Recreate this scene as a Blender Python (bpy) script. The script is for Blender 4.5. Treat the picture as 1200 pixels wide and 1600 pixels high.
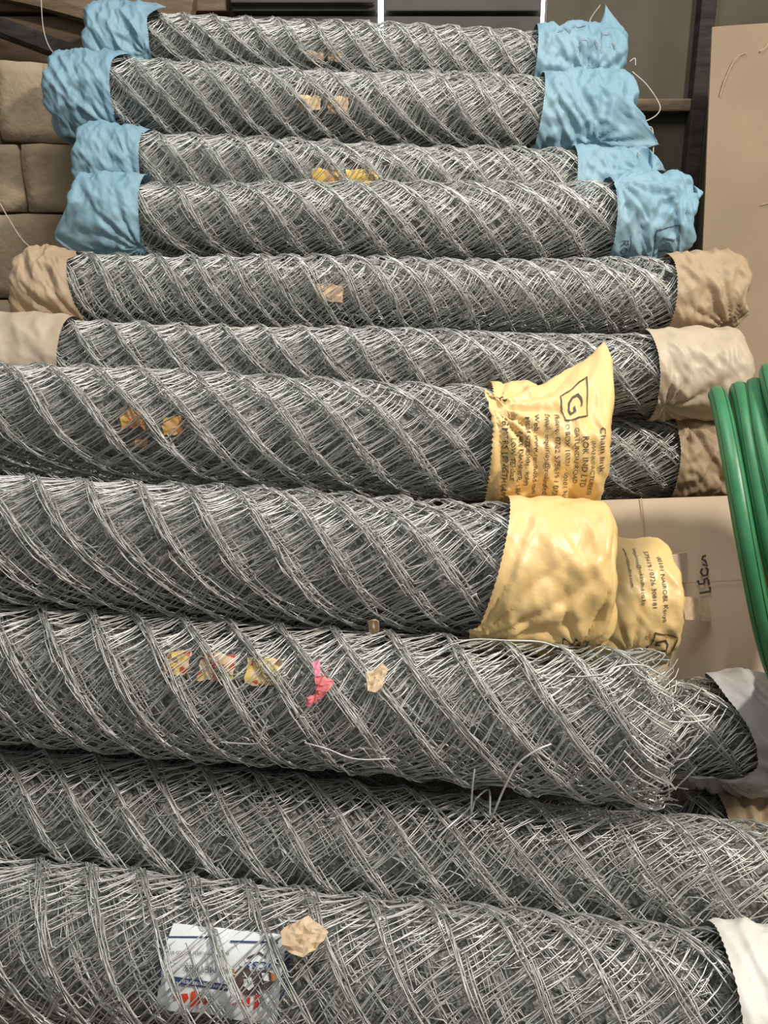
import bpy, bmesh, math, random
import numpy as np
from mathutils import Vector, Matrix, noise

for o in list(bpy.data.objects):
    bpy.data.objects.remove(o, do_unlink=True)
scene = bpy.context.scene
COL = scene.collection
PI = math.pi

# ------------------------------------------------------------------ camera
PITCH = math.radians(15.0)
CAM_H = 1.05
FPX = 1164.0                       # focal length in pixels of the 1200x1600 frame
cam_data = bpy.data.cameras.new('camera')
cam_data.sensor_fit = 'VERTICAL'
cam_data.sensor_height = 36.0
cam_data.lens = 36.0 * FPX / 1600.0
cam_data.clip_start = 0.02
cam = bpy.data.objects.new('camera', cam_data)
COL.objects.link(cam)
cam.location = (0, 0, CAM_H)
cam.rotation_euler = (PI / 2 - PITCH, 0, 0)
scene.camera = cam

# ------------------------------------------------------------------ world, lights, exposure
world = bpy.data.worlds.new('world')
scene.world = world
world.use_nodes = True
world.node_tree.nodes['Background'].inputs[0].default_value = (1.0, 0.985, 0.94, 1)
world.node_tree.nodes['Background'].inputs[1].default_value = 0.25


def area_light(name, loc, target, size, power, color):
    d = bpy.data.lights.new(name, 'AREA')
    d.shape = 'DISK'
    d.size = size
    d.energy = power
    d.color = color
    o = bpy.data.objects.new(name, d)
    COL.objects.link(o)
    o.location = loc
    o.rotation_euler = (Vector(target) - Vector(loc)).to_track_quat('-Z', 'Y').to_euler()
    return o


area_light('ceiling_lamp', (1.8, 0.0, 2.8), (0.1, 1.8, 0.9), 0.25, 96, (1.0, 0.93, 0.82))
area_light('front_fill', (-0.9, -2.2, 2.1), (0, 1.8, 0.8), 1.6, 9, (0.95, 0.98, 1.0))  # weak frontal fill added behind the camera, no doorway is built
area_light('overhead_fill', (0.0, 1.15, 3.4), (0.0, 1.9, 0.9), 1.2, 46, (1.0, 0.99, 0.96))  # overhead area light added so roll tops are lit and undersides stay dark
vs = scene.view_settings
vs.view_transform = 'Standard'
vs.look = 'None'
vs.gamma = 1.0
vs.use_curve_mapping = False
vs.exposure = -0.10

# ------------------------------------------------------------------ helpers
CF = Vector((0, math.cos(PITCH), -math.sin(PITCH)))
CU = Vector((0, math.sin(PITCH), math.cos(PITCH)))
CX = Vector((1, 0, 0))


def at(px, py, d):
    """world point seen at a pixel of the photograph, at a depth in metres"""
    return Vector((0, 0, CAM_H)) + d * CF + ((px - 600) / FPX * d) * CX + ((800 - py) / FPX * d) * CU


def tag(o, label=None, cat=None, group=None, kind=None):
    if label: o['label'] = label
    if cat: o['category'] = cat
    if group: o['group'] = group
    if kind: o['kind'] = kind
    return o


def empty(name, matrix):
    o = bpy.data.objects.new(name, None)
    o.empty_display_size = 0.1
    COL.objects.link(o)
    o.matrix_world = matrix
    return o


def obj(name, mesh, mat=None, parent=None, smooth=False):
    o = bpy.data.objects.new(name, mesh)
    COL.objects.link(o)
    if mat is not None and not mesh.materials:
        mesh.materials.append(mat)
    if parent is not None:
        o.parent = parent
    if smooth:
        mesh.polygons.foreach_set('use_smooth', [True] * len(mesh.polygons))
    return o


def mesh_np(name, verts, quads):
    """numpy vertices (n,3) and faces (m,3 or 4)"""
    k = quads.shape[1]
    me = bpy.data.meshes.new(name)
    me.vertices.add(len(verts))
    me.vertices.foreach_set('co', np.ascontiguousarray(verts, dtype=np.float32).ravel())
    me.loops.add(quads.size)
    me.loops.foreach_set('vertex_index', np.ascontiguousarray(quads, dtype=np.int32).ravel())
    me.polygons.add(len(quads))
    me.polygons.foreach_set('loop_start', np.arange(0, quads.size, k, dtype=np.int32))
    me.polygons.foreach_set('loop_total', np.full(len(quads), k, dtype=np.int32))
    me.update(calc_edges=True)
    me.validate()
    return me


def pydata(name, verts, faces):
    me = bpy.data.meshes.new(name)
    me.from_pydata([tuple(v) for v in verts], [], faces)
    me.update()
    return me


def tubes(pts, radial, rad, sides=3, closed=False):
    """pts (W,K,3): W polylines of K points; radial (W,K,3) a reference normal"""
    W, K, _ = pts.shape
    t = np.empty_like(pts)
    t[:, 1:-1] = pts[:, 2:] - pts[:, :-2]
    t[:, 0] = pts[:, 1] - pts[:, 0]
    t[:, -1] = pts[:, -1] - pts[:, -2]
    t /= np.linalg.norm(t, axis=2, keepdims=True) + 1e-9
    n1 = radial - (radial * t).sum(2, keepdims=True) * t
    n1 /= np.linalg.norm(n1, axis=2, keepdims=True) + 1e-9
    n2 = np.cross(t, n1)
    ang = np.arange(sides) * 2 * PI / sides
    if np.ndim(rad) == 0:
        rad = np.full((W, 1, 1, 1), rad)
    v = pts[:, :, None, :] + rad * (n1[:, :, None, :] * np.cos(ang)[None, None, :, None]
                                    + n2[:, :, None, :] * np.sin(ang)[None, None, :, None])
    idx = np.arange(W * K * sides).reshape(W, K, sides)
    a = idx[:, :-1, :]
    b = idx[:, 1:, :]
    an = np.roll(a, -1, axis=2)
    bn = np.roll(b, -1, axis=2)
    q = np.stack([a, an, bn, b], axis=-1).reshape(-1, 4)
    return v.reshape(-1, 3), q


def tube_mesh(name, pts, rad, sides=6):
    p = np.array([[tuple(x) for x in pts]], dtype=float)
    ref = np.zeros_like(p)
    ref[..., 0] = 0.31
    ref[..., 1] = -0.8
    ref[..., 2] = 0.52
    v, q = tubes(p, ref, rad, sides)
    return mesh_np(name, v, q)


def smooth_path(pts, n=6):
    """Catmull-Rom through points"""
    P = [Vector(p) for p in pts]
    P = [2 * P[0] - P[1]] + P + [2 * P[-1] - P[-2]]
    out = []
    for i in range(1, len(P) - 2):
        for k in range(n):
            u = k / n
            a, b, c, d = P[i - 1], P[i], P[i + 1], P[i + 2]
            out.append(0.5 * ((2 * b) + (c - a) * u + (2 * a - 5 * b + 4 * c - d) * u * u
                              + (3 * b - a - 3 * c + d) * u ** 3))
    out.append(P[-2])
    return out


# ------------------------------------------------------------------ materials
def new_mat(name):
    m = bpy.data.materials.new(name)
    m.use_nodes = True
    nt = m.node_tree
    return m, nt, nt.nodes['Principled BSDF']


def noise_mat(name, c1, c2, scale=8.0, rough=0.6, metal=0.0, bump=0.0, bump_scale=40.0, detail=6.0,
              spec=0.5, lo=0.35, hi=0.65, stretch=(1, 1, 1), transmission=0.0):
    m, nt, b = new_mat(name)
    tc = nt.nodes.new('ShaderNodeTexCoord')
    mp = nt.nodes.new('ShaderNodeMapping')
    mp.inputs['Scale'].default_value = stretch
    nt.links.new(tc.outputs['Object'], mp.inputs['Vector'])
    n = nt.nodes.new('ShaderNodeTexNoise')
    n.inputs['Scale'].default_value = scale
    n.inputs['Detail'].default_value = detail
    nt.links.new(mp.outputs['Vector'], n.inputs['Vector'])
    r = nt.nodes.new('ShaderNodeValToRGB')
    r.color_ramp.elements[0].position = lo
    r.color_ramp.elements[0].color = (*c1, 1)
    r.color_ramp.elements[1].position = hi
    r.color_ramp.elements[1].color = (*c2, 1)
    nt.links.new(n.outputs['Fac'], r.inputs['Fac'])
    nt.links.new(r.outputs['Color'], b.inputs['Base Color'])
    b.inputs['Roughness'].default_value = rough
    b.inputs['Metallic'].default_value = metal
    b.inputs['Specular IOR Level'].default_value = spec
    if bump > 0:
        n2 = nt.nodes.new('ShaderNodeTexNoise')
        n2.inputs['Scale'].default_value = bump_scale
        n2.inputs['Detail'].default_value = 4
        nt.links.new(mp.outputs['Vector'], n2.inputs['Vector'])
        bp = nt.nodes.new('ShaderNodeBump')
        bp.inputs['Strength'].default_value = bump
        bp.inputs['Distance'].default_value = 0.01
        nt.links.new(n2.outputs['Fac'], bp.inputs['Height'])
        nt.links.new(bp.outputs['Normal'], b.inputs['Normal'])
    return m


M_WIRE = noise_mat('galvanised_wire', (0.50, 0.505, 0.48), (0.72, 0.725, 0.69), 30, rough=0.46, metal=0.65)
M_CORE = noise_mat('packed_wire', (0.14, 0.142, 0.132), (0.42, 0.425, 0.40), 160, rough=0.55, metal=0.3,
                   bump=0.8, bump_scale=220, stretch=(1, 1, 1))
M_BLUE = noise_mat('blue_plastic', (0.185, 0.335, 0.425), (0.25, 0.395, 0.475), 5, rough=0.6, bump=0.12, bump_scale=60)
M_YELLOW = noise_mat('yellow_plastic', (0.78, 0.54, 0.22), (0.86, 0.63, 0.31), 6, rough=0.38, bump=0.15, bump_scale=50)
M_BROWN = noise_mat('brown_paper', (0.36, 0.26, 0.162), (0.44, 0.325, 0.21), 6, rough=0.62, bump=0.15, bump_scale=50)
M_TAN = noise_mat('pale_brown_paper', (0.47, 0.38, 0.275), (0.57, 0.475, 0.36), 6, rough=0.5, bump=0.12, bump_scale=50)
M_GREY = noise_mat('grey_plastic', (0.40, 0.385, 0.385), (0.50, 0.48, 0.48), 7, rough=0.4, bump=0.1, bump_scale=50)
M_WHITE = noise_mat('white_sack', (0.72, 0.69, 0.63), (0.85, 0.83, 0.78), 7, rough=0.55, bump=0.15, bump_scale=60)
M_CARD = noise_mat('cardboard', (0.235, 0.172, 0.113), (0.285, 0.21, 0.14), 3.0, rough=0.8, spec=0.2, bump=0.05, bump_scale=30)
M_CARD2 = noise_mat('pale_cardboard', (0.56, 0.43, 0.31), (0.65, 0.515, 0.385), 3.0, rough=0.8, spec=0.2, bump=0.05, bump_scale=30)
M_CARDEDGE = noise_mat('cardboard_edge', (0.5, 0.36, 0.23), (0.62, 0.47, 0.32), 60, rough=0.9, spec=0.1)
M_INK = noise_mat('dark_ink', (0.035, 0.03, 0.028), (0.10, 0.08, 0.06), 60, rough=0.6)
M_BLUEINK = noise_mat('ink_on_blue', (0.03, 0.05, 0.08), (0.08, 0.13, 0.18), 60, rough=0.6)
M_FADE = noise_mat('faded_ink', (0.17, 0.24, 0.30), (0.25, 0.34, 0.40), 60, rough=0.6)
M_HOSE = noise_mat('green_hose', (0.032, 0.185, 0.075), (0.05, 0.24, 0.10), 14, rough=0.42, bump=0.04, bump_scale=90)
M_HOSELINE = noise_mat('dark_green', (0.01, 0.05, 0.02), (0.015, 0.07, 0.03), 30, rough=0.5)
M_STONE = noise_mat('stone_block', (0.30, 0.23, 0.15), (0.46, 0.36, 0.24), 7, rough=0.9, spec=0.2, bump=0.5, bump_scale=45)
M_MORTAR = noise_mat('mortar', (0.075, 0.06, 0.045), (0.13, 0.10, 0.075), 16, rough=0.95, spec=0.1, bump=0.5, bump_scale=60)
M_PANEL = noise_mat('wall_panel', (0.06, 0.057, 0.05), (0.095, 0.09, 0.077), 4, rough=0.75, spec=0.3, bump=0.15, bump_scale=30)
M_PANEL2 = noise_mat('brown_wall_panel', (0.062, 0.052, 0.037), (0.095, 0.08, 0.057), 4, rough=0.8, spec=0.3, bump=0.15, bump_scale=30)
M_DARKWOOD = noise_mat('dark_timber', (0.022, 0.018, 0.016), (0.045, 0.038, 0.034), 10, rough=0.8, spec=0.2, stretch=(1, 1, 6), bump=0.2)
M_TIMBER = noise_mat('brown_timber', (0.14, 0.10, 0.065), (0.23, 0.165, 0.105), 8, rough=0.85, spec=0.2, stretch=(1, 6, 6), bump=0.25)
M_FLOOR = noise_mat('dirt_floor', (0.10, 0.08, 0.055), (0.22, 0.17, 0.12), 6, rough=0.95, spec=0.1, bump=0.6, bump_scale=30)
M_PINK = noise_mat('pink_ribbon', (0.66, 0.16, 0.17), (0.80, 0.25, 0.27), 12, rough=0.5)
M_PINKB = noise_mat('bright_pink', (0.88, 0.30, 0.42), (0.92, 0.36, 0.48), 12, rough=0.5)
M_STRING = noise_mat('string', (0.45, 0.40, 0.33), (0.6, 0.55, 0.47), 30, rough=0.8)
M_PAPER = noise_mat('scrap_paper', (0.55, 0.40, 0.25), (0.72, 0.56, 0.39), 30, rough=0.8)
M_LABEL = noise_mat('white_label', (0.72, 0.75, 0.78), (0.80, 0.82, 0.84), 12, rough=0.35)
M_NAVY = noise_mat('navy_print', (0.02, 0.04, 0.13), (0.035, 0.06, 0.17), 30, rough=0.4)
M_GREYINK = noise_mat('grey_print', (0.07, 0.075, 0.08), (0.11, 0.115, 0.12), 30, rough=0.5)
M_RED = noise_mat('red_print', (0.62, 0.03, 0.02), (0.75, 0.07, 0.035), 30, rough=0.4)
M_ORANGE = noise_mat('orange_print', (0.42, 0.15, 0.05), (0.55, 0.22, 0.08), 30, rough=0.4)
M_BLACKISH = noise_mat('dark_brown_print', (0.06, 0.04, 0.035), (0.10, 0.07, 0.06), 30, rough=0.4)
M_LBLUE = noise_mat('light_blue_print', (0.25, 0.42, 0.68), (0.35, 0.5, 0.75), 30, rough=0.4)


def tag_mat(name, cols, scale):
    m, nt, b = new_mat(name)
    tc = nt.nodes.new('ShaderNodeTexCoord')
    v = nt.nodes.new('ShaderNodeTexVoronoi')
    v.inputs['Scale'].default_value = scale
    nt.links.new(tc.outputs['Object'], v.inputs['Vector'])
    r = nt.nodes.new('ShaderNodeValToRGB')
    r.color_ramp.interpolation = 'CONSTANT'
    els = r.color_ramp.elements
    while len(els) < len(cols):
        els.new(0.5)
    for i, c in enumerate(cols):
        els[i].position = i / len(cols)
        els[i].color = (*c, 1)
    nt.links.new(v.outputs['Color'], r.inputs['Fac'])
    nt.links.new(r.outputs['Color'], b.inputs['Base Color'])
    b.inputs['Roughness'].default_value = 0.5
    return m


M_TAGY = tag_mat('yellow_red_tag', [(0.58, 0.39, 0.09), (0.58, 0.45, 0.29), (0.52, 0.40, 0.26), (0.56, 0.42, 0.12), (0.42, 0.06, 0.03), (0.56, 0.42, 0.28), (0.16, 0.09, 0.04)], 95)
M_TAGO = tag_mat('orange_tag', [(0.62, 0.27, 0.10), (0.58, 0.34, 0.17), (0.55, 0.22, 0.06), (0.60, 0.36, 0.10), (0.16, 0.06, 0.03)], 70)
M_TAGG = tag_mat('gold_tag', [(0.82, 0.55, 0.10), (0.70, 0.33, 0.12), (0.86, 0.60, 0.14), (0.62, 0.36, 0.16)], 45)
M_TAGP = tag_mat('pale_orange_tag', [(0.72, 0.50, 0.32), (0.62, 0.42, 0.28), (0.75, 0.55, 0.30)], 45)

m, nt, b = new_mat('daylight_gap')
b.inputs['Base Color'].default_value = (1, 1, 1, 1)
b.inputs['Emission Color'].default_value = (0.93, 0.95, 1.0, 1)
b.inputs['Emission Strength'].default_value = 6.0
M_DAY = m


def box_mesh(name, x0, x1, y0, y1, z0, z1, bev=0.0):
    bm = bmesh.new()
    vs_ = [bm.verts.new((x, y, z)) for x in (x0, x1) for y in (y0, y1) for z in (z0, z1)]
    for f in ((0, 1, 3, 2), (4, 6, 7, 5), (0, 4, 5, 1), (2, 3, 7, 6), (0, 2, 6, 4), (1, 5, 7, 3)):
        bm.faces.new([vs_[i] for i in f])
    bmesh.ops.recalc_face_normals(bm, faces=bm.faces)
    if bev > 0:
        bmesh.ops.bevel(bm, geom=bm.edges[:], offset=bev, segments=2, affect='EDGES', profile=0.6)
    me = bpy.data.meshes.new(name)
    bm.to_mesh(me)
    bm.free()
    return me


# ------------------------------------------------------------------ the setting
def rough_grid(name, x0, x1, y0, y1, nx, ny, amp, f):
    X, Y = np.meshgrid(np.linspace(x0, x1, nx), np.linspace(y0, y1, ny), indexing='ij')
    Z = np.array([[-abs(noise.noise(Vector((a * f, c * f, 0.3)))) * amp for c in Y[0]] for a in X[:, 0]])
    v = np.stack([X, Y, Z], -1).reshape(-1, 3)
    i = np.arange(nx * ny).reshape(nx, ny)
    q = np.stack([i[:-1, :-1], i[1:, :-1], i[1:, 1:], i[:-1, 1:]], -1).reshape(-1, 4)
    return mesh_np(name, v, q)


floor = obj('floor', rough_grid('floor', -3.2, 3.2, -3.5, 3.0, 90, 90, 0.012, 5.0), M_FLOOR, smooth=True)
tag(floor, 'bare brown dirt floor under the pile of rolls', kind='structure')

YW = 2.74                                  # front of the back wall
wall = obj('wall_back', box_mesh('wall_back', -3.2, 3.2, YW + 0.075, YW + 0.12, 0, 3.2), M_DARKWOOD)
tag(wall, 'dark panelled back wall behind the top rolls', kind='structure')


def wx(px, py, y=YW):
    """x and z on the plane y seen at a pixel"""
    dirv = CF + (px - 600) / FPX * CX + (800 - py) / FPX * CU
    k = y / dirv.y
    return (dirv * k).x, CAM_H + (dirv * k).z


def wall_piece(name, x0, x1, z0, z1, y0, y1, mat, bev=0.004):
    me = box_mesh(name, x0, x1, y0, y1, z0, z1, bev)
    return obj(name, me, mat, wall)


gx1 = wx(595, 20)[0]
gx2 = wx(851, 20)[0]
gx3 = wx(1121, 20)[0]
zs = wx(600, 18)[1]
edges = [(-3.2, wx(362, 10)[0] - 0.02, M_TIMBER), (wx(362, 10)[0], gx1 - 0.012, M_PANEL), (gx1 + 0.012, gx2 - 0.010, M_PANEL),
         (gx2 + 0.010, gx3 - 0.006, M_PANEL2), (gx3 + 0.006, 3.2, M_PANEL2)]
for a, c, mm in edges:
    if mm is M_PANEL2:
        wall_piece('wall_panel', a, c, 0.0, 3.2, YW + 0.02, YW + 0.07, mm)
        continue
    wall_piece('wall_panel', a, c, 0.0, zs - 0.006, YW + 0.02, YW + 0.07, mm)
    wall_piece('wall_panel', a, c, zs + 0.006, 3.2, YW + 0.012, YW + 0.07, mm)
# glowing strips set in the wall gaps, standing for daylight beyond
for i, (gx, w, lab) in enumerate(((gx1, 0.0085, 'bright daylight gap between dark panels above the middle of the top roll'),
                                  (gx2, 0.0055, 'thin daylight gap above the right blue wrap of the top roll'))):
    g = obj('daylight_slit_%d' % (i + 1), box_mesh('daylight_slit', gx - w, gx + w, YW + 0.03, YW + 0.035, 1.7, 3.2), M_DAY)
    tag(g, lab, kind='structure')
# rails and posts of the back wall
x0, z0 = wx(985, 176)
x1, z1 = wx(1085, 156)
wall_piece('rail', gx2 + 0.03, wx(1100, 165)[0], z0, z1, YW - 0.02, YW + 0.02, M_TIMBER, 0.006)
wall_piece('post', wx(1082, 100)[0], wx(1106, 100)[0], 0, 3.2, YW - 0.03, YW + 0.02, M_DARKWOOD, 0.006)
wall_piece('post', wx(1109, 20)[0], wx(1118, 20)[0], 0, 3.2, YW - 0.02, YW + 0.02, M_PANEL2, 0.004)
wall_piece('rail', wx(362, 10)[0], gx1 - 0.02, wx(600, 8)[1], wx(600, -30)[1], YW - 0.02, YW + 0.02, M_PANEL, 0.005)

# stone block wall on the left, each block on its own
YB = 2.60
wl = obj('wall_left', box_mesh('wall_left', -3.2, -0.99, YB + 0.03, YB + 0.13, 0.0, 1.80), M_MORTAR)
tag(wl, 'rough wall of brown stone blocks behind the left ends of the rolls', kind='structure')


def stone(x0, x1, z0, z1, seed, tilt=0.0):
    bm = bmesh.new()
    bmesh.ops.create_cube(bm, size=1.0)
    bmesh.ops.subdivide_edges(bm, edges=bm.edges[:], cuts=5, use_grid_fill=True)
    cx, cz = (x0 + x1) / 2, (z0 + z1) / 2
    for v in bm.verts:
        p = v.co * 2
        r = (abs(p.x) ** 40 + abs(p.y) ** 40 + abs(p.z) ** 8) ** (1 / 40)
        p = p / max(r, 1e-6)
        w = Vector((p.x * (x1 - x0) / 2, p.y * 0.085, p.z * (z1 - z0) / 2))
        q = Vector((w.x + cx, w.y, w.z + cz)) * 9 + Vector((seed * 3.1, 0, 0))
        w += noise.noise_vector(q) * 0.005 + noise.noise_vector(q * 3) * 0.003
        w.z += tilt * w.x
        v.co = (w.x + cx, w.y + YB + 0.07, w.z + cz)
    me = bpy.data.meshes.new('stone_block')
    bm.to_mesh(me)
    bm.free()
    return obj('stone_block', me, M_STONE, wl, smooth=True)


random.seed(4)
courses = [(1.571, 1.83), (1.365, 1.567), (1.097, 1.359), (0.85, 1.093), (0.6, 0.84), (0.35, 0.59), (0.02, 0.34)]
offs = [-1.22, -1.16, -0.98, -1.25, -1.0, -1.2, -1.0]
for ci, ((a, c), ex) in enumerate(zip(courses, offs)):
    xr = ex
    first = True
    if ex < -1.05:
        stone(ex + 0.003, -0.95 + random.uniform(-0.02, 0.01), a, c - (0.03 if ci == 0 else 0), ci * 7 + 90, -0.05 if ci == 0 else 0)
    while xr > -3.1:
        w = random.uniform(0.36, 0.5)
        stone(xr - w, xr - 0.004, a, c + (0.02 if ci == 0 else 0), ci * 7 + xr, -0.12 if (ci == 0 and first) else 0)
        first = False
        xr -= w

# timbers lying above the block wall
def beam(name, p0, p1, w, h, mat, label, cat, seed=0):
    p0, p1 = Vector(p0), Vector(p1)
    d = p1 - p0
    L = d.length
    n = 14
    zaxis = Vector((0, -1, 0))
    x = d.normalized()
    y = zaxis.cross(x)
    vs_, fs = [], []
    for i in range(n):
        c = p0 + d * i / (n - 1)
        for k in range(8):
            a = 2 * PI * (k + 0.5) / 8
            ca, sa = math.cos(a), math.sin(a)
            sx = math.copysign(abs(ca) ** 0.45, ca) * w / 2
            sy = math.copysign(abs(sa) ** 0.45, sa) * h / 2
            j = 1 + 0.12 * noise.noise(Vector((i * 0.6 + seed, k * 0.8, 0)))
            vs_.append(c + y * sx * j + zaxis * sy * j)
    for i in range(n - 1):
        for k in range(8):
            fs.append((i * 8 + k, i * 8 + (k + 1) % 8, (i + 1) * 8 + (k + 1) % 8, (i + 1) * 8 + k))
    fs.append(tuple(range(8))[::-1])
    fs.append(tuple(range((n - 1) * 8, n * 8)))
    o = obj(name, pydata(name, vs_, fs), mat, smooth=False)
    tag(o, label, cat)
    return o


def onwall(px, py, y):
    x, z = wx(px, py, y)
    return (x, y, z)


beam('timber_beam', onwall(-220, -40, 2.68), onwall(185, 112, 2.68), 0.055, 0.06, M_DARKWOOD,
     'dark sloping timber beam above the stone block wall', 'beam', 3)
beam('timber_board', onwall(-220, -115, 2.71), onwall(300, 35, 2.71), 0.17, 0.05, M_TIMBER,
     'brown wooden board sloping above the dark beam in the top left corner', 'board', 9)

# ------------------------------------------------------------------ chain-link rolls
class Roll:
    pass


def wire_layers(L, R, P, slope, s, seed, qf=0.48, layers=3, wire=0.00115, rag=0.012, loose=1.0, ragged_right=0.0):
    rng = np.random.default_rng(seed)
    nh = max(1, round(slope * 2 * PI * R / P))
    V, Q, base = [], [], 0
    f1, f2, f3 = rng.uniform(0, 6.28, 3)
    for l in range(layers):
        Rl = R - 0.008 - l * 0.0115
        N = int(2 * PI * Rl / (s * (1 + 0.12 * l)))
        m = nh * P / (2 * PI * Rl)
        A = qf * P / (2 * m)
        ii = np.arange(N)
        th_i = ii * 2 * PI / N
        th_i = th_i + (2 * PI / N) * (0.38 * np.sin(ii * 2 * PI / 3.4 + rng.normal(0, 0.5, N)) + rng.normal(0, 0.22, N))
        nper = int(L / P) + 2
        ph = rng.uniform(0, P)
        k0 = np.floor((m * Rl * th_i - ph) / P)         # first period so that every wire starts near x = 0
        outer = l == 0
        if outer:
            #            (which end, fraction of the segment, radial)
            seq = [('b', 0.06, 0.0035), ('b', 0.5, 0.006), ('b', 0.95, 0.003),
                   ('f', 0.04, -0.001), ('f', 0.33, -0.0035), ('f', 0.70, -0.0030), ('f', 0.97, 0.0015)]
        else:
            seq = [('b', 0.1, 0.003), ('b', 0.92, 0.002), ('f', 0.3, -0.004), ('f', 0.72, -0.003)]
        ns = len(seq)
        K = nper * ns
        X = np.empty((N, K))
        C = np.empty((N, K))
        D = np.empty((N, K))
        wj = rng.normal(0, 0.0052, N) * loose
        g = 1.0 if outer else 1.5
        for k in range(nper):
            kk = k0 + k
            c_i = Rl * th_i
            # the two elbows of this period, each a little off its place
            e = rng.normal(0, 1, (6, N)) * loose * g
            xU, cU = kk * P - m * (c_i + A) + e[0] * 0.0018, c_i + A + e[1] * 0.0035
            xD, cD = kk * P - m * (c_i - A) + e[2] * 0.0018, c_i - A + e[3] * 0.0035
            xN, cN = (kk + 1) * P - m * (c_i + A) + e[4] * 0.0018, c_i + A + e[5] * 0.0035
            for j, (seg, fr, dr) in enumerate(seq):
                if seg == 'b':      # falling segment, lies along the helical ridge
                    x, c = xU + (xD - xU) * fr, cU + (cD - cU) * fr
                else:               # rising segment from ridge to ridge
                    x, c = xD + (xN - xD) * fr, cD + (cN - cD) * fr
                    c = c - 0.0010 * math.sin(fr * PI)
                X[:, k * ns + j] = x + ph
                C[:, k * ns + j] = c
                D[:, k * ns + j] = dr
        X += wj[:, None]
        D += rng.normal(0, 0.0012 * loose * g, D.shape) + rng.normal(0, 0.0012, (N, 1))
        th = C / Rl
        # slow unevenness of the whole roll
        X += 0.010 * loose * np.sin(th * 2 + f1 + X * 2.3) + 0.006 * loose * np.sin(X * 9 + th * 3 + f2)
        D += 0.004 * np.sin(th * 3 + f3 + X * 3.1) + 0.003 * np.sin(X * 7.7 + f1 - th * 2)
        D = np.minimum(D, 0.0085)
        # clip: clamp the ends, with ragged tips
        lo = rng.uniform(-rag, rag * 0.6, N)[:, None]
        hi = L + rng.uniform(-rag * 0.6, rag, N)[:, None] + (rng.random((N, 1)) ** 3) * ragged_right
        over = (X > hi) | (X < lo)
        Xc = np.clip(X, lo, hi)
        r = Rl + D
        r = np.where(over, r - 0.002, r)
        pts = np.stack([Xc - L / 2, -np.cos(th) * r, np.sin(th) * r + R], -1)
        rad = np.stack([np.zeros_like(th), -np.cos(th), np.sin(th)], -1)
        # drop points that all clamp to one spot: keep them but they collapse to nothing
        wr = wire * (1.0 if outer else 1.08)
        v, q = tubes(pts, rad, wr, 3)
        # remove faces wholly beyond the ends
        ov = np.repeat(over.reshape(-1), 3)
        keep = ~(ov[q].all(axis=1))
        q = q[keep]
        V.append(v)
        Q.append(q + base)
        base += len(v)
    v = np.concatenate(V)
    q = np.concatenate(Q)
    used = np.zeros(len(v), bool)
    used[q.ravel()] = True
    remap = np.cumsum(used) - 1
    me = mesh_np('wire_mesh', v[used], remap[q])
    me.polygons.foreach_set('use_smooth', np.ones(len(me.polygons), bool))
    me.materials.append(M_WIRE)
    return me


def core_mesh(L, R, r):
    n, kx = 40, 24
    vs_, fs = [], []
    for i in range(kx):
        x = -L / 2 + 0.012 + (L - 0.024) * i / (kx - 1)
        for k in range(n):
            a = 2 * PI * k / n
            rr = r * (1 + 0.03 * noise.noise(Vector((x * 8, math.cos(a) * 2, math.sin(a) * 2))))
            vs_.append((x, -math.cos(a) * rr, math.sin(a) * rr + R))
    for i in range(kx - 1):
        for k in range(n):
            fs.append((i * n + k, (i + 1) * n + k, (i + 1) * n + (k + 1) % n, i * n + (k + 1) % n))
    fs.append(tuple(range(n))[::-1])
    fs.append(tuple(range((kx - 1) * n, kx * n)))
    me = pydata('inner_layers', vs_, fs)
    me.materials.append(M_CORE)
    return me


def make_roll(A, B, R, P, label, seed, L=None, slope=0.85, s=0.0072, share=None, **kw):
    """A, B: two points on the axis (world, left and right end). If L is given the left end is moved to give that length."""
    r = Roll()
    ax = (B - A).normalized()
    if L is None:
        L = (B - A).length
    else:
        A = B - ax * L
    up = (Vector((0, 0, 1)) - ax * ax.z).normalized()
    y = up.cross(ax)
    Mx = Matrix((ax, y, up)).transposed().to_4x4()
    mid = (A + B) / 2
    Mx.translation = mid - up * R
    r.M = Mx
    r.R, r.L, r.P = R, L, P
    r.inv = Mx.inverted()
    r.root = empty('wire_mesh_roll', Mx)
    tag(r.root, label, 'wire roll', 'rolls of chain-link fencing in the pile')
    if share is None:
        r.mesh = wire_layers(L, R, P, slope, s, seed, **kw)
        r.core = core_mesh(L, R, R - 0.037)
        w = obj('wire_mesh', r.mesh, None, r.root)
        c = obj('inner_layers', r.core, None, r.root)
    else:
        r.mesh, r.core = share.mesh, share.core
        k = R / share.R
        w = obj('wire_mesh', r.mesh, None, r.root)
        c = obj('inner_layers', r.core, None, r.root)
        for o in (w, c):
            o.scale = (L / share.L, k, k)
    tag(w, 'woven galvanised diamond wire', kind='stuff')
    return r


def local(roll, px, py, d=None):
    """roll-local x and angle of the point on the roll's front that a pixel shows"""
    o = roll.inv @ Vector((0, 0, CAM_H))
    t = roll.inv @ at(px, py, 1.0)
    d_ = t - o
    # hit the cylinder of radius R about (y=0, z=R)
    oy, oz = o.y, o.z - roll.R
    a = d_.y ** 2 + d_.z ** 2
    b_ = 2 * (oy * d_.y + oz * d_.z)
    c_ = oy * oy + oz * oz - roll.R ** 2
    disc = b_ * b_ - 4 * a * c_
    k = (-b_ - math.sqrt(max(disc, 0))) / (2 * a)
    p = o + d_ * k
    return p.x, math.atan2(p.z - roll.R, -p.y)


# ------------------------------------------------------------------ plastic and paper wraps around the roll ends
class Wrap:
    pass


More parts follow.
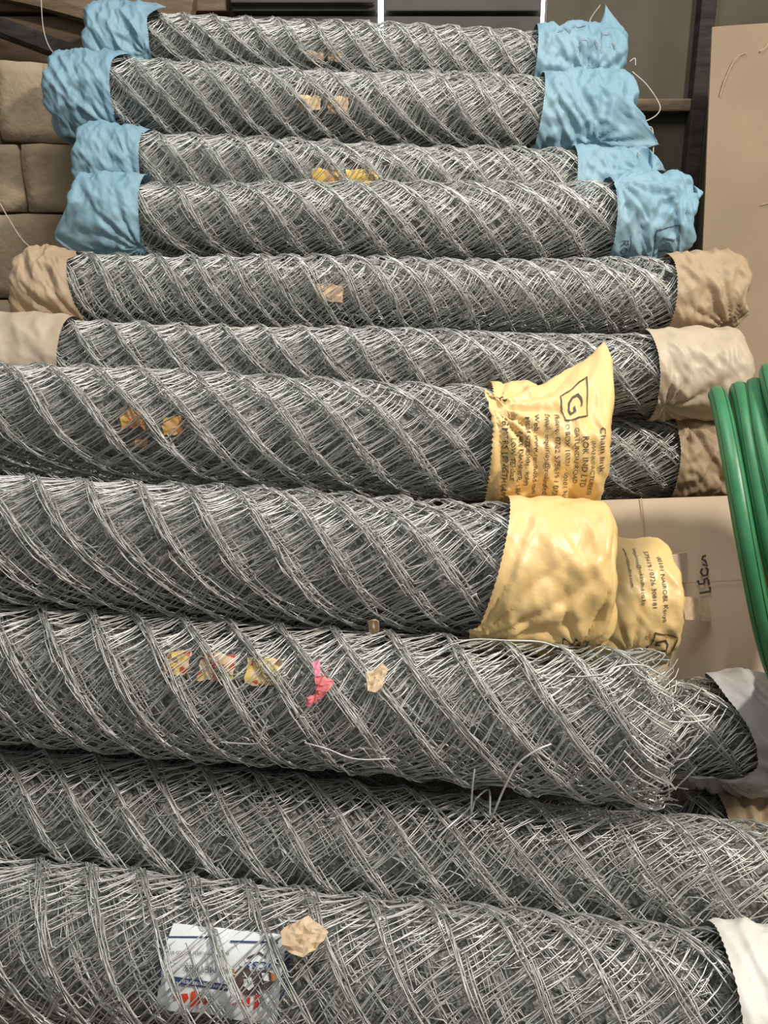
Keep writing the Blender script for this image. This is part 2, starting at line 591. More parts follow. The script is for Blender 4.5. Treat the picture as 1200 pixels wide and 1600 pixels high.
def end_wrap(roll, side, inner, ext, mat, seed, slant=0.0, foci=(), puff=0.006, pulls=(), amp=0.010, label=None,
             diag=0.6, name='end_wrap', end_pow=0.32, nt_=64, nv=152, jag=0.0008, freq=1.0, flare=0.0, reach=0.09):
    """a sack pulled over the end of a roll. foci: (distance from the mouth, angle, strength, pleats)."""
    R = roll.R
    xe = side * roll.L / 2
    off = Vector((seed * 5.3, seed * 1.7, seed * 2.9))
    ts = 0.70
    w = Wrap()
    grid = []
    for i in range(nt_):
        t = i / (nt_ - 1)
        row = []
        for k in range(nv):
            th = 2 * PI * k / nv
            sl = slant * math.sin(th) + flare * math.sin(th) ** 2
            xin = xe - side * (inner + sl) + jag * (1 if k % 2 else -1)
            xout = xe + side * ext * 0.25
            cs, sn = -math.cos(th), math.sin(th)
            Rp = R + puff
            if t <= ts:
                u = t / ts
                x = xin + (xout - xin) * u
                rr = Rp - 0.004 * (1 - u) ** 4
                nx, nr = 0.0, 1.0
                dist = abs(x - xin)
            else:
                q = (t - ts) / (1 - ts)
                ca, sa = math.cos(q * PI / 2), math.sin(q * PI / 2)
                rr = Rp * max(ca, 0.0) ** end_pow
                x = xout + side * ext * 0.75 * sa ** 0.8
                nx, nr = side * sa, ca
                dist = abs(xout - xin) + Rp * q * 0.9
            arc = R * th
            # creases: ridged noise, stretched along a diagonal
            pcyl = Vector((cs * R, sn * R, x))
            a_ = Vector((cs * R * 9 * freq, sn * R * 9 * freq, (x * (1) + diag * arc * 0) * 9 * freq)) + off
            big = noise.noise(a_ * 1.1)
            sh = Vector((cs * R, sn * R, 0))
            dg = x * 1.0 + diag * (sn * R * 1.3)
            rid = 1 - abs(noise.noise(Vector((dg * 26 * freq, sn * R * 7 - x * 7, cs * R * 7)) + off)) * 2.4
            fine = 1 - abs(noise.noise(Vector((dg * 60 * freq, sn * R * 22 - x * 14, cs * R * 16)) + off * 2)) * 2.4
            vd = noise.voronoi(Vector((cs * R * 15 * freq, sn * R * 15 * freq + x * 5 * freq, x * 24 * freq - sn * R * 14 * freq * diag)) + off)[0]
            cr = 0.28 - (vd[1] - vd[0])
            h = amp * 1.2 * (0.5 * big + 0.55 * max(rid, -0.55) + 0.22 * max(fine, -0.5) + 1.15 * cr - 0.2)
            for (fd, fth, fs, fn) in foci:
                dv = (th - fth + PI) % (2 * PI) - PI
                ux, uy = dist - fd, dv * R
                rd = math.hypot(ux, uy) + 1e-5
                ph = math.atan2(uy, ux)
                fall = min(rd / 0.02, 1.0) * math.exp(-rd / reach)
                wob = noise.noise(Vector((ph * 2, rd * 8, seed))) * 1.2
                h += fs * fall * (abs(math.sin(ph * fn / 2 + wob)) * 1.6 - 1.0)
                h -= fs * 0.8 * math.exp(-(rd / 0.016) ** 2)
            edge = min(1.0, dist / 0.03)
            h = h * (0.35 + 0.65 * edge)
            h = max(h, -puff + 0.0025 if t <= ts else -0.02)
            endk = 1.0 if t <= ts else (0.8 - 0.6 * (t - ts) / (1 - ts))
            rr2 = max(rr + nr * h * endk, 0.0006)
            xx = x + nx * h * 1.2
            row.append(Vector((xx, cs * rr2, sn * rr2 + R)))
        grid.append(row)
    for (target, tt, th0, sig) in pulls:
        T = roll.inv @ target
        i0 = int(round(tt * (nt_ - 1)))
        k0 = int(round((th0 % (2 * PI)) / (2 * PI) * nv)) % nv
        B = grid[i0][k0].copy()
        dlt = T - B
        for i in range(nt_):
            for k in range(nv):
                dd = (grid[i][k] - B).length
                if dd < sig:
                    grid[i][k] = grid[i][k] + dlt * (1 - dd / sig) ** 1.35
    w.grid, w.nt, w.nv, w.ts = grid, nt_, nv, ts
    w.flare = flare
    w.roll, w.side, w.xe, w.inner, w.slant, w.ext = roll, side, xe, inner, slant, ext
    vs_ = [v for row in grid for v in row]
    fs = []
    for i in range(nt_ - 1):
        for k in range(nv):
            k2 = (k + 1) % nv
            q = (i * nv + k, i * nv + k2, (i + 1) * nv + k2, (i + 1) * nv + k)
            fs.append(q if side < 0 else q[::-1])
    w.obj = obj(name, pydata(name, vs_, fs), mat, roll.root, smooth=True)
    if label:
        w.obj['label'] = label
    return w


def on_wrap(w, x, th, lift=0.0016):
    """point on the wrap's sleeve at roll-local x and angle th"""
    xin = w.xe - w.side * (w.inner + w.slant * math.sin(th) + w.flare * math.sin(th) ** 2)
    xout = w.xe + w.side * w.ext * 0.25
    u = (x - xin) / (xout - xin)
    u = min(max(u, 0.0), 1.25)
    f = u * w.ts * (w.nt - 1)
    g = (th % (2 * PI)) / (2 * PI) * w.nv
    i, k = int(f), int(g)
    i = min(i, w.nt - 2)
    fu, fv = f - i, g - k
    G = w.grid
    a, b_ = G[i][k % w.nv], G[i][(k + 1) % w.nv]
    c, d = G[i + 1][k % w.nv], G[i + 1][(k + 1) % w.nv]
    p = a * (1 - fu) * (1 - fv) + b_ * (1 - fu) * fv + c * fu * (1 - fv) + d * fu * fv
    n = (c - a).cross(b_ - a)
    if n.length < 1e-12:
        n = Vector((0, -math.cos(th), math.sin(th)))
    n.normalize()
    if n.dot(Vector((0, -math.cos(th), math.sin(th)))) < 0:
        n = -n
    return p + n * lift


def text_mesh(s, size):
    cu = bpy.data.curves.new('text', 'FONT')
    cu.body = s
    cu.size = size
    cu.resolution_u = 2
    o = bpy.data.objects.new('text', cu)
    COL.objects.link(o)
    dg = bpy.context.evaluated_depsgraph_get()
    me = bpy.data.meshes.new_from_object(o.evaluated_get(dg))
    bpy.data.objects.remove(o, do_unlink=True)
    bm = bmesh.new()
    bm.from_mesh(me)
    bpy.data.meshes.remove(me)
    bmesh.ops.triangulate(bm, faces=bm.faces[:])
    return bm


def print_on_wrap(w, s, x, th, size, rot=-90.0, mat=None, stretch=1.0, name='printed_text', fn=None):
    """letters laid on a wrap. rot in degrees: -90 reads downwards with the letter tops to the right"""
    bm = text_mesh(s, size)
    c, sn = math.cos(math.radians(rot)), math.sin(math.radians(rot))
    for v in bm.verts:
        tx, ty = v.co.x * stretch, v.co.y
        dx = tx * c - ty * sn
        dz = tx * sn + ty * c
        v.co = (fn or on_wrap)(w, x + dx, th + dz / w.roll.R)
    me = bpy.data.meshes.new(name)
    bm.to_mesh(me)
    bm.free()
    return obj(name, me, mat or M_INK, w.obj)


def stroke_on_wrap(w, pts, width, mat, name='printed_mark', closed=False):
    """a drawn line through (x, th) points"""
    R = w.roll.R
    P2 = [Vector((a, b_ * R, 0)) for a, b_ in pts]
    if closed:
        P2.append(P2[0].copy())
    D = []
    for i in range(len(P2) - 1):
        n = max(1, int((P2[i + 1] - P2[i]).length / 0.004))
        for k in range(n):
            D.append(P2[i].lerp(P2[i + 1], k / n))
    D.append(P2[-1])
    vs_, fs = [], []
    for i, p in enumerate(D):
        t = (D[min(i + 1, len(D) - 1)] - D[max(i - 1, 0)]).normalized()
        nrm = Vector((-t.y, t.x, 0)) * width / 2
        for q in (p - nrm, p + nrm):
            vs_.append(on_wrap(w, q.x, q.y / R))
    for i in range(len(D) - 1):
        fs.append((2 * i, 2 * i + 1, 2 * i + 3, 2 * i + 2))
    return obj(name, pydata(name, vs_, fs), mat, w.obj)


def roll_patch(roll, x0, x1, th0, th1, depth, mat, name, seed=0, n=14, wob=0.004, edge=0.004, parent=None):
    """a strip of printed film caught between the layers of a roll"""
    r = roll.R - depth
    vs_, fs = [], []
    for i in range(n):
        for k in range(n):
            u, v = i / (n - 1), k / (n - 1)
            e = edge * noise.noise(Vector((u * 4 + seed, v * 4, 1.3)))
            x = x0 + (x1 - x0) * u + e
            th = th0 + (th1 - th0) * v + edge * 1.5 / r * noise.noise(Vector((u * 4, v * 4 + seed, 7.3)))
            rr = r + wob * noise.noise(Vector((u * 3 + seed, v * 3, 2.2)))
            vs_.append((x, -math.cos(th) * rr, math.sin(th) * rr + roll.R))
    for i in range(n - 1):
        for k in range(n - 1):
            fs.append((i * n + k, (i + 1) * n + k, (i + 1) * n + k + 1, i * n + k + 1))
    return obj(name, pydata(name, vs_, fs), mat, parent or roll.root, smooth=True)


def tag_between(roll, px0, px1, py0, py1, mat, name='product_tag', depth=0.012, **kw):
    xa, ta = local(roll, px0, py1)
    xb, tb = local(roll, px1, py0)
    return roll_patch(roll, xa, xb, ta, tb, depth, mat, name, **kw)


# ---- the pile, from the top down
WIRE_FAR = 0.00128
r1 = make_roll(at(170, 66, 2.30), at(944, 107, 2.30), 0.092, 0.088,
               'topmost chain-link roll with blue wraps, against the dark back wall', 1, wire=WIRE_FAR, s=0.0072, loose=1.3)
r2 = make_roll(at(118, 153, 2.2), at(952, 191, 2.2), 0.112, 0.095,
               'second chain-link roll from the top, left blue wrap touching the stone blocks', 2, wire=WIRE_FAR, s=0.0072, loose=1.3)
r3 = make_roll(at(158, 262, 2.12), at(980, 299, 2.12), 0.104, 0.103,
               'third chain-link roll from the top, with blue wraps and small gold tags inside', 3, wire=WIRE_FAR, s=0.0076)
r4 = make_roll(at(150, 346, 2.0), at(1040, 350, 2.0), 0.106, 0.103,
               'fourth chain-link roll from the top, lowest one with blue wraps', 4, slope=0.75, qf=0.47, wire=WIRE_FAR, s=0.0076)
r5 = make_roll(at(68, 458, 1.9), at(1122, 466, 1.9), 0.100, 0.083,
               'chain-link roll with brown paper wraps just below the lowest blue-wrapped roll', 5, slope=0.72, qf=0.46, wire=WIRE_FAR, s=0.0072)
r6 = make_roll(at(-40, 562, 1.8), at(1125, 588, 1.8), 0.100, 0.090,
               'chain-link roll with pale tan paper wraps, partly hidden by the yellow-wrapped rolls', 6, wire=WIRE_FAR, s=0.0072)
r7 = make_roll(at(0, 650, 1.47), at(912, 704, 1.43), 0.112, 0.092,
               'chain-link roll ending in the yellow wrap with printed text and a raised corner', 7, slope=0.98, qf=0.5, L=1.80, s=0.0068)
r8 = make_roll(at(0, 838, 1.36), at(912, 901, 1.31), 0.124, 0.086,
               'chain-link roll ending in the plain yellow wrap pinched at its lower left', 8, slope=0.9, qf=0.5, L=1.80, s=0.0068)
r9 = make_roll(at(0, 1046, 1.33), at(1012, 1136, 1.20), 0.124, 0.088,
               'chain-link roll with a bare ragged right end, pink ribbon and three yellow tags', 9, slope=0.7, qf=0.46, L=1.75, s=0.0070, loose=1.15,
               ragged_right=0.05, rag=0.02)
r10 = make_roll(at(0, 1262, 1.33), at(1290, 1408, 1.15), 0.109, 0.092,
                'second chain-link roll from the bottom, running out of the picture on both sides', 10, slope=0.8, qf=0.47, L=1.80, s=0.0072, loose=1.1)
r11 = make_roll(at(0, 1468, 1.15), at(1265, 1624, 0.97), 0.118, 0.085,
                'bottom chain-link roll with a white printed label inside and a white sack end', 11, slope=0.7, qf=0.46, L=1.75, s=0.0070, loose=1.1)
r12 = make_roll(at(0, 712, 1.9), at(1132, 712, 1.9), 0.113, 0.092,
                'chain-link roll with brown paper wrap behind the printed yellow wrap', 12, L=2.05, share=r8)
r13 = make_roll(at(0, 930, 1.62), at(1020, 940, 1.62), 0.122, 0.09,
                'chain-link roll behind, ending in a printed yellow wrap beside the cardboard sheet', 13, L=1.70, share=r7)
r14 = make_roll(at(0, 1140, 1.5), at(1250, 1145, 1.5), 0.108, 0.09,
                'dark chain-link roll with grey plastic wrap under the cardboard sheet', 14, L=1.8, share=r6)
r15 = make_roll(at(0, 1312, 1.5), at(1245, 1312, 1.5), 0.100, 0.09,
                'chain-link roll with brown paper wrap low down beneath the grey plastic wrap', 15, L=1.8, share=r5)


def inner_of(roll, side, px, py):
    x, th = local(roll, px, py)
    return side * roll.L / 2 * side * side - side * x if False else (roll.L / 2 - side * x)


# blue wraps
w1l = end_wrap(r1, -1, inner_of(r1, -1, 232, 50), 0.045, M_BLUE, 1, slant=-0.008, foci=[(0.01, -0.6, 0.010, 14)], puff=0.012, amp=0.014,
               label='crumpled blue plastic wrap', pulls=[(at(262, 12, 2.2), 0.02, 1.15, 0.07)])
w1r = end_wrap(r1, 1, inner_of(r1, 1, 838, 92), 0.045, M_BLUE, 2, slant=0.0, foci=[(0.16, -0.5, 0.012, 14)], puff=0.014, amp=0.014,
               label='crumpled blue plastic wrap with faint marker writing', pulls=[(at(946, 6, 2.27), 0.66, 1.45, 0.035)])
w2l = end_wrap(r2, -1, inner_of(r2, -1, 174, 150), 0.05, M_BLUE, 3, slant=-0.004, foci=[(0.01, -0.9, 0.012, 14)], puff=0.010, amp=0.012,
               label='blue plastic wrap with an open fold at its foot', pulls=[(at(205, 84, 2.12), 0.02, 1.2, 0.06)])
w2r = end_wrap(r2, 1, inner_of(r2, 1, 845, 190), 0.05, M_BLUE, 4, slant=-0.008, foci=[(0.17, -0.7, 0.014, 12)], puff=0.010, amp=0.015,
               label='blue plastic wrap with a pointed torn corner', pulls=[(at(1030, 226, 2.14), 0.74, -0.38, 0.075)])
w3l = end_wrap(r3, -1, inner_of(r3, -1, 218, 258), 0.045, M_BLUE, 5, slant=0.0, foci=[(0.005, -0.7, 0.012, 14)], puff=0.008, amp=0.010,
               label='blue plastic wrap half covered by the one below', pulls=[(at(221, 209, 2.06), 0.01, 1.25, 0.05)])
w3r = end_wrap(r3, 1, inner_of(r3, 1, 902, 275), 0.04, M_BLUE, 6, slant=0.0, foci=[(0.16, 0.3, 0.010, 12)], puff=0.008, amp=0.011,
               label='pale blue plastic wrap', pulls=[(at(1042, 268, 2.1), 0.72, 0.8, 0.05)])
w4l = end_wrap(r4, -1, inner_of(r4, -1, 218, 345), 0.035, M_BLUE, 7, slant=0.0, foci=[(0.005, -0.75, 0.018, 16)], puff=0.010, amp=0.010,
               label='blue plastic wrap with pleats gathered at its lower right', pulls=[(at(84, 374, 1.95), 0.72, -0.35, 0.075)])
w4r = end_wrap(r4, 1, inner_of(r4, 1, 962, 345), 0.04, M_BLUE, 8, slant=0.0, foci=[(0.005, 0.85, 0.014, 14), (0.16, 0.5, 0.012, 10)],
               puff=0.012, amp=0.013, label='blue plastic wrap with a printed square logo', pulls=[(at(1098, 302, 1.95), 0.74, 0.6, 0.06)])
# brown paper wraps
w5l = end_wrap(r5, -1, inner_of(r5, -1, 112, 458), 0.045, M_BROWN, 9, slant=-0.022, foci=[(0.0, -0.9, 0.016, 16)], puff=0.008, amp=0.012,
               label='creased brown paper wrap', pulls=[(at(118, 400, 1.85), 0.02, 1.25, 0.05)])
w5r = end_wrap(r5, 1, inner_of(r5, 1, 1056, 462), 0.04, M_BROWN, 10, slant=0.0, foci=[(0.14, -0.7, 0.012, 14)], puff=0.009, amp=0.011,
               label='creased brown paper wrap with a serrated edge', jag=0.0016)
w6l = end_wrap(r6, -1, inner_of(r6, -1, 90, 545), 0.05, M_TAN, 11, slant=0.004, puff=0.010, amp=0.007, label='smooth tan paper wrap', freq=0.6)
w6r = end_wrap(r6, 1, inner_of(r6, 1, 1030, 588), 0.035, M_TAN, 12, slant=0.012, foci=[(0.02, -0.75, 0.014, 12)], puff=0.010, amp=0.009,
               label='glossy tan paper wrap', freq=0.7)
w12r = end_wrap(r12, 1, inner_of(r12, 1, 1062, 712), 0.03, M_BROWN, 13, slant=0.0, foci=[(0.02, 0.9, 0.014, 12)], puff=0.008, amp=0.012,
                label='creased brown paper wrap')
w12l = end_wrap(r12, -1, 0.14, 0.03, M_BROWN, 23, puff=0.008, amp=0.012, label='creased brown paper wrap')
# yellow plastic wraps
w7r = end_wrap(r7, 1, inner_of(r7, 1, 768, 700), 0.022, M_YELLOW, 14, slant=0.0, foci=[(0.004, 0.72, 0.016, 14), (0.0, -0.8, 0.008, 14)],
               puff=0.010, amp=0.0075, label='yellow plastic wrap printed with black text', end_pow=0.3,
               pulls=[(at(944, 533, 1.44), 0.64, 1.3, 0.085), (at(757, 607, 1.355), 0.0, 0.70, 0.03)], jag=0.0016)
w8r = end_wrap(r8, 1, inner_of(r8, 1, 768, 900), 0.03, M_YELLOW, 15, slant=-0.030, foci=[(0.0, -0.68, 0.012, 18), (0.17, -0.6, 0.010, 9)],
               puff=0.012, amp=0.009, label='plain yellow plastic wrap with long creases', end_pow=0.3, freq=0.5, reach=0.16,
               pulls=[(at(733, 983, 1.215), 0.0, -0.62, 0.035)])
w13r = end_wrap(r13, 1, 0.24, 0.018, M_YELLOW, 16, foci=[(0.16, -0.5, 0.008, 12)], puff=0.014, amp=0.006,
                label='yellow plastic wrap printed with black text', end_pow=0.25)
# grey, brown and white sacks
w14r = end_wrap(r14, 1, inner_of(r14, 1, 1180, 1140), 0.04, M_GREY, 17, slant=0.0, flare=0.05, foci=[(0.03, -0.8, 0.012, 10)], puff=0.012, amp=0.014,
                label='loose grey plastic wrap', freq=0.7, pulls=[(at(1072, 1212, 1.40), 0.0, -0.8, 0.09)])
w15r = end_wrap(r15, 1, inner_of(r15, 1, 1140, 1290), 0.04, M_BROWN, 18, slant=0.0, foci=[(0.03, 0.5, 0.012, 12)], puff=0.008, amp=0.012,
                label='brown paper wrap')
w11r = end_wrap(r11, 1, inner_of(r11, 1, 1152, 1560), 0.04, M_WHITE, 19, slant=0.0, puff=0.010, amp=0.010, label='frayed white sack',
                freq=0.8, jag=0.0007)
w10r = end_wrap(r10, 1, 0.05, 0.03, M_BROWN, 21, puff=0.006, amp=0.010, label='brown paper wrap')

# ---- print on the wraps
lines7 = [('Chain link', 0.016, 0.010), ('(MANUFACTURERS)', 0.0095, 0.0), ('ROK IND LTD', 0.0125, 0.0), ('GATUNDU ROAD', 0.0105, 0.0),
          ('P.O BOX 10321 - 00101 NAIROBI', 0.0105, 0.0), ('Phone: 0722 575619 / 0726 308181', 0.0118, 0.0),
          ('Email: inquiries@rokindltd.co.ke', 0.0118, 0.0), ('Web: www.rokindltd.com', 0.0118, 0.0),
          ('MESH SIZE 50MM - 90MM', 0.0095, 0.0), ('WIRE DIAMETER: 1.85MM', 0.0105, 0.0), ('LOW TENSILE', 0.0105, 0.0),
          ('18 MTRS LENGTH (APPROX)', 0.0130, 0.0)]
px7 = [934, 921, 908, 895, 880, 864, 849, 832, 819, 808, 797, 784]
py7 = [672, 690, 684, 672, 660, 652, 652, 654, 658, 674, 686, 656]
for (s_, sz, _), px, py in zip(lines7, px7, py7):
    x, th = local(r7, px, py)
    print_on_wrap(w7r, s_, x, th, sz * 1.1, rot=-86, mat=M_INK)


def logo_box(w, roll, px, py, sz, mat, letter='G', tilt=12.0, rot=-70):
    x, th = local(roll, px, py)
    c, s_ = math.cos(math.radians(tilt)), math.sin(math.radians(tilt))
    pts = []
    for a, b_ in ((-1, -1), (1, -1), (1, 1), (-1, 1)):
        pts.append((x + (a * c - b_ * s_) * sz, th + (a * s_ + b_ * c) * sz / roll.R))
    stroke_on_wrap(w, pts, sz * 0.10, mat, 'logo_box', closed=True)
    a = math.radians(rot)
    ox, oy = -0.62 * sz, -0.6 * sz
    print_on_wrap(w, letter, x + ox * math.cos(a) - oy * math.sin(a), th + (ox * math.sin(a) + oy * math.cos(a)) / roll.R,
                  sz * 1.7, rot=rot, mat=mat, name='logo_letter')


logo_box(w7r, r7, 893, 645, 0.020, M_INK, 'G', 14, -62)
x, th = local(r7, 777, 632)
stroke_on_wrap(w7r, [(x - 0.006, th + 0.05), (x + 0.010, th - 0.06), (x + 0.016, th + 0.02), (x + 0.004, th + 0.09)], 0.003, M_INK, closed=True)
lines13 = [('00101 NAIROBI, Kenya', 1022, 880, 0.0125), ('575619 / 0726 308181', 1002, 872, 0.0125),
           ('inquiries@rokindltd.co.ke', 985, 868, 0.0110), ('www.rokindltd.com', 969, 866, 0.0110)]
for s_, px, py, sz in lines13:
    x, th = local(r13, px, py)
    print_on_wrap(w13r, s_, x, th, sz, rot=-90, mat=M_INK)
logo_box(w13r, r13, 1030, 1000, 0.024, M_INK, 'G', -12, 190)
logo_box(w8r, r8, 895, 998, 0.020, M_INK, 'G', 4, 180)
# blue wraps: square logo, two letters and marker scribble
logo_box(w4r, r4, 1040, 374, 0.030, M_BLUEINK, '1', 10, -100)
x, th = local(r4, 970, 372)
print_on_wrap(w4r, 'ROK', x, th, 0.026, rot=-86, mat=M_BLUEINK)
x, th = local(r4, 984, 366)
stroke_on_wrap(w4r, [(x, th), (x + 0.004, th - 0.35)], 0.002, M_BLUEINK)
for pts in ([(905, 70), (904, 92)], [(905, 71), (914, 72), (918, 80), (926, 74), (930, 82)], [(936, 62), (936, 88)],
            [(936, 64), (948, 62)], [(950, 80), (953, 72), (958, 82)], [(868, 62), (880, 52), (888, 60), (896, 50), (912, 55)]):
    stroke_on_wrap(w1r, [local(r1, a, c) for a, c in pts], 0.004, M_FADE, 'marker_writing')

# ---- tags caught inside the rolls
for (rl, a, c, e, f, mm) in ((r1, 478, 505, 82, 98, M_TAGP), (r1, 512, 535, 82, 98, M_TAGP),
                             (r2, 468, 500, 146, 172, M_TAGP), (r2, 512, 545, 148, 180, M_TAGP),
                             (r3, 487, 534, 262, 293, M_TAGG), (r3, 540, 592, 262, 293, M_TAGG),
                             (r5, 495, 535, 440, 474, M_TAGP),
                             (r7, 182, 222, 636, 672, M_TAGO), (r7, 250, 280, 650, 680, M_TAGO), (r7, 205, 225, 690, 704, M_TAGO),
                             (r9, 248, 296, 1010, 1048, M_TAGY), (r9, 302, 368, 1014, 1058, M_TAGY), (r9, 376, 440, 1022, 1066, M_TAGY)):
    tg = tag_between(rl, a, c, e, f, mm, depth=0.0185, seed=a * 0.1)
    tg['label'] = 'torn coloured tag seen through the wire'

# ---- the white printed label inside the bottom roll (it is upside down)
lab = tag_between(r11, 236, 450, 1452, 1588, M_LABEL, name='printed_label', depth=0.0165, seed=3, wob=0.003, edge=0.002, n=24)
lab['label'] = 'white printed label with navy border, upside down'


def lab_pt(px, py, lift=0.0):
    x, th = local(r11, px, py)
    r = r11.R - 0.0145 + lift
    return Vector((x, -math.cos(th) * r, math.sin(th) * r + r11.R))


def lab_poly(name, pts, mat, lift=0.0):
    n = len(pts)
    c = (sum(p[0] for p in pts) / n, sum(p[1] for p in pts) / n)
    vs_ = [lab_pt(*p, lift) for p in pts] + [lab_pt(*c, lift)]
    return obj(name, pydata(name, vs_, [(i, n, (i + 1) % n) for i in range(n)]), mat, lab)


def lab_line(name, pts, w, mat, lift=0.0):
    vs_, fs = [], []
    D = []
    for (a, b_), (c, d) in zip(pts[:-1], pts[1:]):
        k = max(1, int(math.hypot(c - a, d - b_) / 8))
        D += [(a + (c - a) * i / k, b_ + (d - b_) * i / k) for i in range(k)]
    D.append(pts[-1])
    for i, p in enumerate(D):
        q0, q1 = D[max(i - 1, 0)], D[min(i + 1, len(D) - 1)]
        tx, ty = q1[0] - q0[0], q1[1] - q0[1]
        l_ = math.hypot(tx, ty) + 1e-6
        nx, ny = -ty / l_ * w / 2, tx / l_ * w / 2
        vs_ += [lab_pt(p[0] - nx, p[1] - ny, lift), lab_pt(p[0] + nx, p[1] + ny, lift)]
    for i in range(len(D) - 1):
        fs.append((2 * i, 2 * i + 1, 2 * i + 3, 2 * i + 2))
    return obj(name, pydata(name, vs_, fs), mat, lab)


def lab_text(s_, px, py, hpx, mat, rot=180.0, shear=0.0, stretch=1.0):
    bm = text_mesh(s_, hpx / 0.7)
    c, sn = math.cos(math.radians(rot)), math.sin(math.radians(rot))
    for v in bm.verts:
        tx, ty = v.co.x * stretch + shear * v.co.y, v.co.y
        v.co = lab_pt(px + tx * c - ty * sn, py - (tx * sn + ty * c), 0.0006)
    me = bpy.data.meshes.new('label_text')
    bm.to_mesh(me)
    bm.free()
    return obj('label_text', me, mat, lab)


lab_line('label_border', [(246, 1455), (242, 1490), (244, 1515), (242, 1545)], 3.2, M_NAVY)
lab_line('label_border', [(258, 1458), (330, 1457)], 3.2, M_NAVY)
lab_line('label_border', [(356, 1464), (432, 1465)], 3.2, M_NAVY)
lab_line('label_border', [(443, 1480), (447, 1510), (443, 1545), (432, 1568)], 3.2, M_NAVY)
lab_text('18 METRES', 352, 1512, 12, M_GREYINK, 176, stretch=0.85)
lab_text('MANUFACTURED & SOLD BY', 354, 1483, 6, M_GREYINK, 180, stretch=0.85)
lab_text('G', 262, 1474, 12, M_GREYINK, 180)
lab_poly('label_bar', [(262, 1528), (352, 1542), (350, 1554), (258, 1540)], M_NAVY)
lab_text('CHAIN LINK WIRE MESH', 349, 1544, 6, M_LABEL, 172, stretch=0.78)
lab_text('pcss', 432, 1500, 21, M_NAVY, 180, shear=0.3, stretch=1.05)
# the emblem beside the lettering: dark faceted shape with an orange side
lab_poly('emblem', [(362, 1520), (372, 1508), (392, 1518), (410, 1514), (424, 1522), (426, 1536), (412, 1552), (398, 1548), (394, 1560),
                    (378, 1560), (364, 1546)], M_BLACKISH, 0.0)
lab_poly('emblem', [(418, 1520), (426, 1522), (427, 1534), (420, 1536)], M_ORANGE, 0.0006)
lab_poly('emblem', [(376, 1532), (388, 1528), (392, 1544), (384, 1552), (376, 1544)], M_LABEL, 0.0006)
lab_poly('emblem', [(404, 1520), (416, 1520), (416, 1534), (408, 1534)], M_LABEL, 0.0006)
lab_line('emblem', [(360, 1514), (362, 1545), (376, 1562)], 3, M_ORANGE, 0.0006)
lab_line('emblem', [(383, 1494), (402, 1484), (412, 1492)], 4, M_BLACKISH, 0.0004)
for pts in ([(263, 1562), (270, 1560), (272, 1570), (265, 1573)], [(276, 1560), (286, 1559), (288, 1568), (278, 1580)],
            [(292, 1556), (298, 1554), (300, 1578), (290, 1584)], [(304, 1556), (310, 1558), (306, 1576), (299, 1582)],
            [(313, 1567), (320, 1567), (317, 1580), (311, 1579)], [(356, 1576), (364, 1573), (364, 1578), (358, 1582)],
            [(371, 1568), (386, 1564), (384, 1580), (374, 1580)], [(394, 1560), (401, 1559), (398, 1580), (390, 1588)]):
    lab_poly('red_mark', pts, M_RED)
lab_poly('blue_mark', [(262, 1544), (276, 1546), (272, 1552), (266, 1560), (262, 1552)], M_LBLUE)

# ------------------------------------------------------------------ cardboard
def sheet(name, corners, thick, mat, label, cat, n=18, warp=0.006, seed=0):
    """a board through four world corners (tl, tr, br, bl) with thickness and slight warp"""
    tl, tr, br, bl = [Vector(c) for c in corners]
    nrm = (tr - tl).cross(bl - tl).normalized()
    if nrm.y > 0:
        nrm = -nrm
    vs_, fs = [], []
    for side in (0, 1):
        for i in range(n):
            for k in range(n):
                u, v = i / (n - 1), k / (n - 1)
                p = tl.lerp(tr, u).lerp(bl.lerp(br, u), v)
                p = p + nrm * (warp * noise.noise(Vector((u * 2 + seed, v * 2, 0))) - side * thick)
                if i in (0, n - 1) or k in (0, n - 1):
                    p = p + (tr - tl).normalized() * 0.0025 * noise.noise(Vector((u * 20 + seed, v * 20, 3)))
                vs_.append(p)
    m_ = n * n
    for i in range(n - 1):
        for k in range(n - 1):
            a, b_, c, d = i * n + k, (i + 1) * n + k, (i + 1) * n + k + 1, i * n + k + 1
            fs.append((a, d, c, b_))
            fs.append((m_ + a, m_ + b_, m_ + c, m_ + d))
    ring = [i * n for i in range(n)] + [(n - 1) * n + k for k in range(1, n)] + [i * n + n - 1 for i in range(n - 2, -1, -1)] + \
           [k for k in range(n - 2, 0, -1)]
    for a, b_ in zip(ring, ring[1:] + ring[:1]):
        fs.append((a, b_, m_ + b_, m_ + a))
    root = obj(name, pydata(name, vs_, fs), mat, smooth=False)
    tag(root, label, cat, 'cardboard sheets on the right')
    root_data = (tl, tr, br, bl, nrm)
    return root, root_data


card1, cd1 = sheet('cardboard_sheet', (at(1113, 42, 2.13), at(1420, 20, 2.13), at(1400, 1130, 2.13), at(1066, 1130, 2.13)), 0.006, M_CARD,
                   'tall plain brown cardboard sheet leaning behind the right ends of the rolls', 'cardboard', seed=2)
card2, cd2 = sheet('cardboard_sheet', (at(925, 782, 1.765), at(1330, 768, 1.765), at(1330, 1095, 1.765), at(925, 1095, 1.765)), 0.005, M_CARD2,
                   'pale cardboard sheet with black handwriting and torn flaps, below the green hose', 'cardboard', seed=7, warp=0.003)


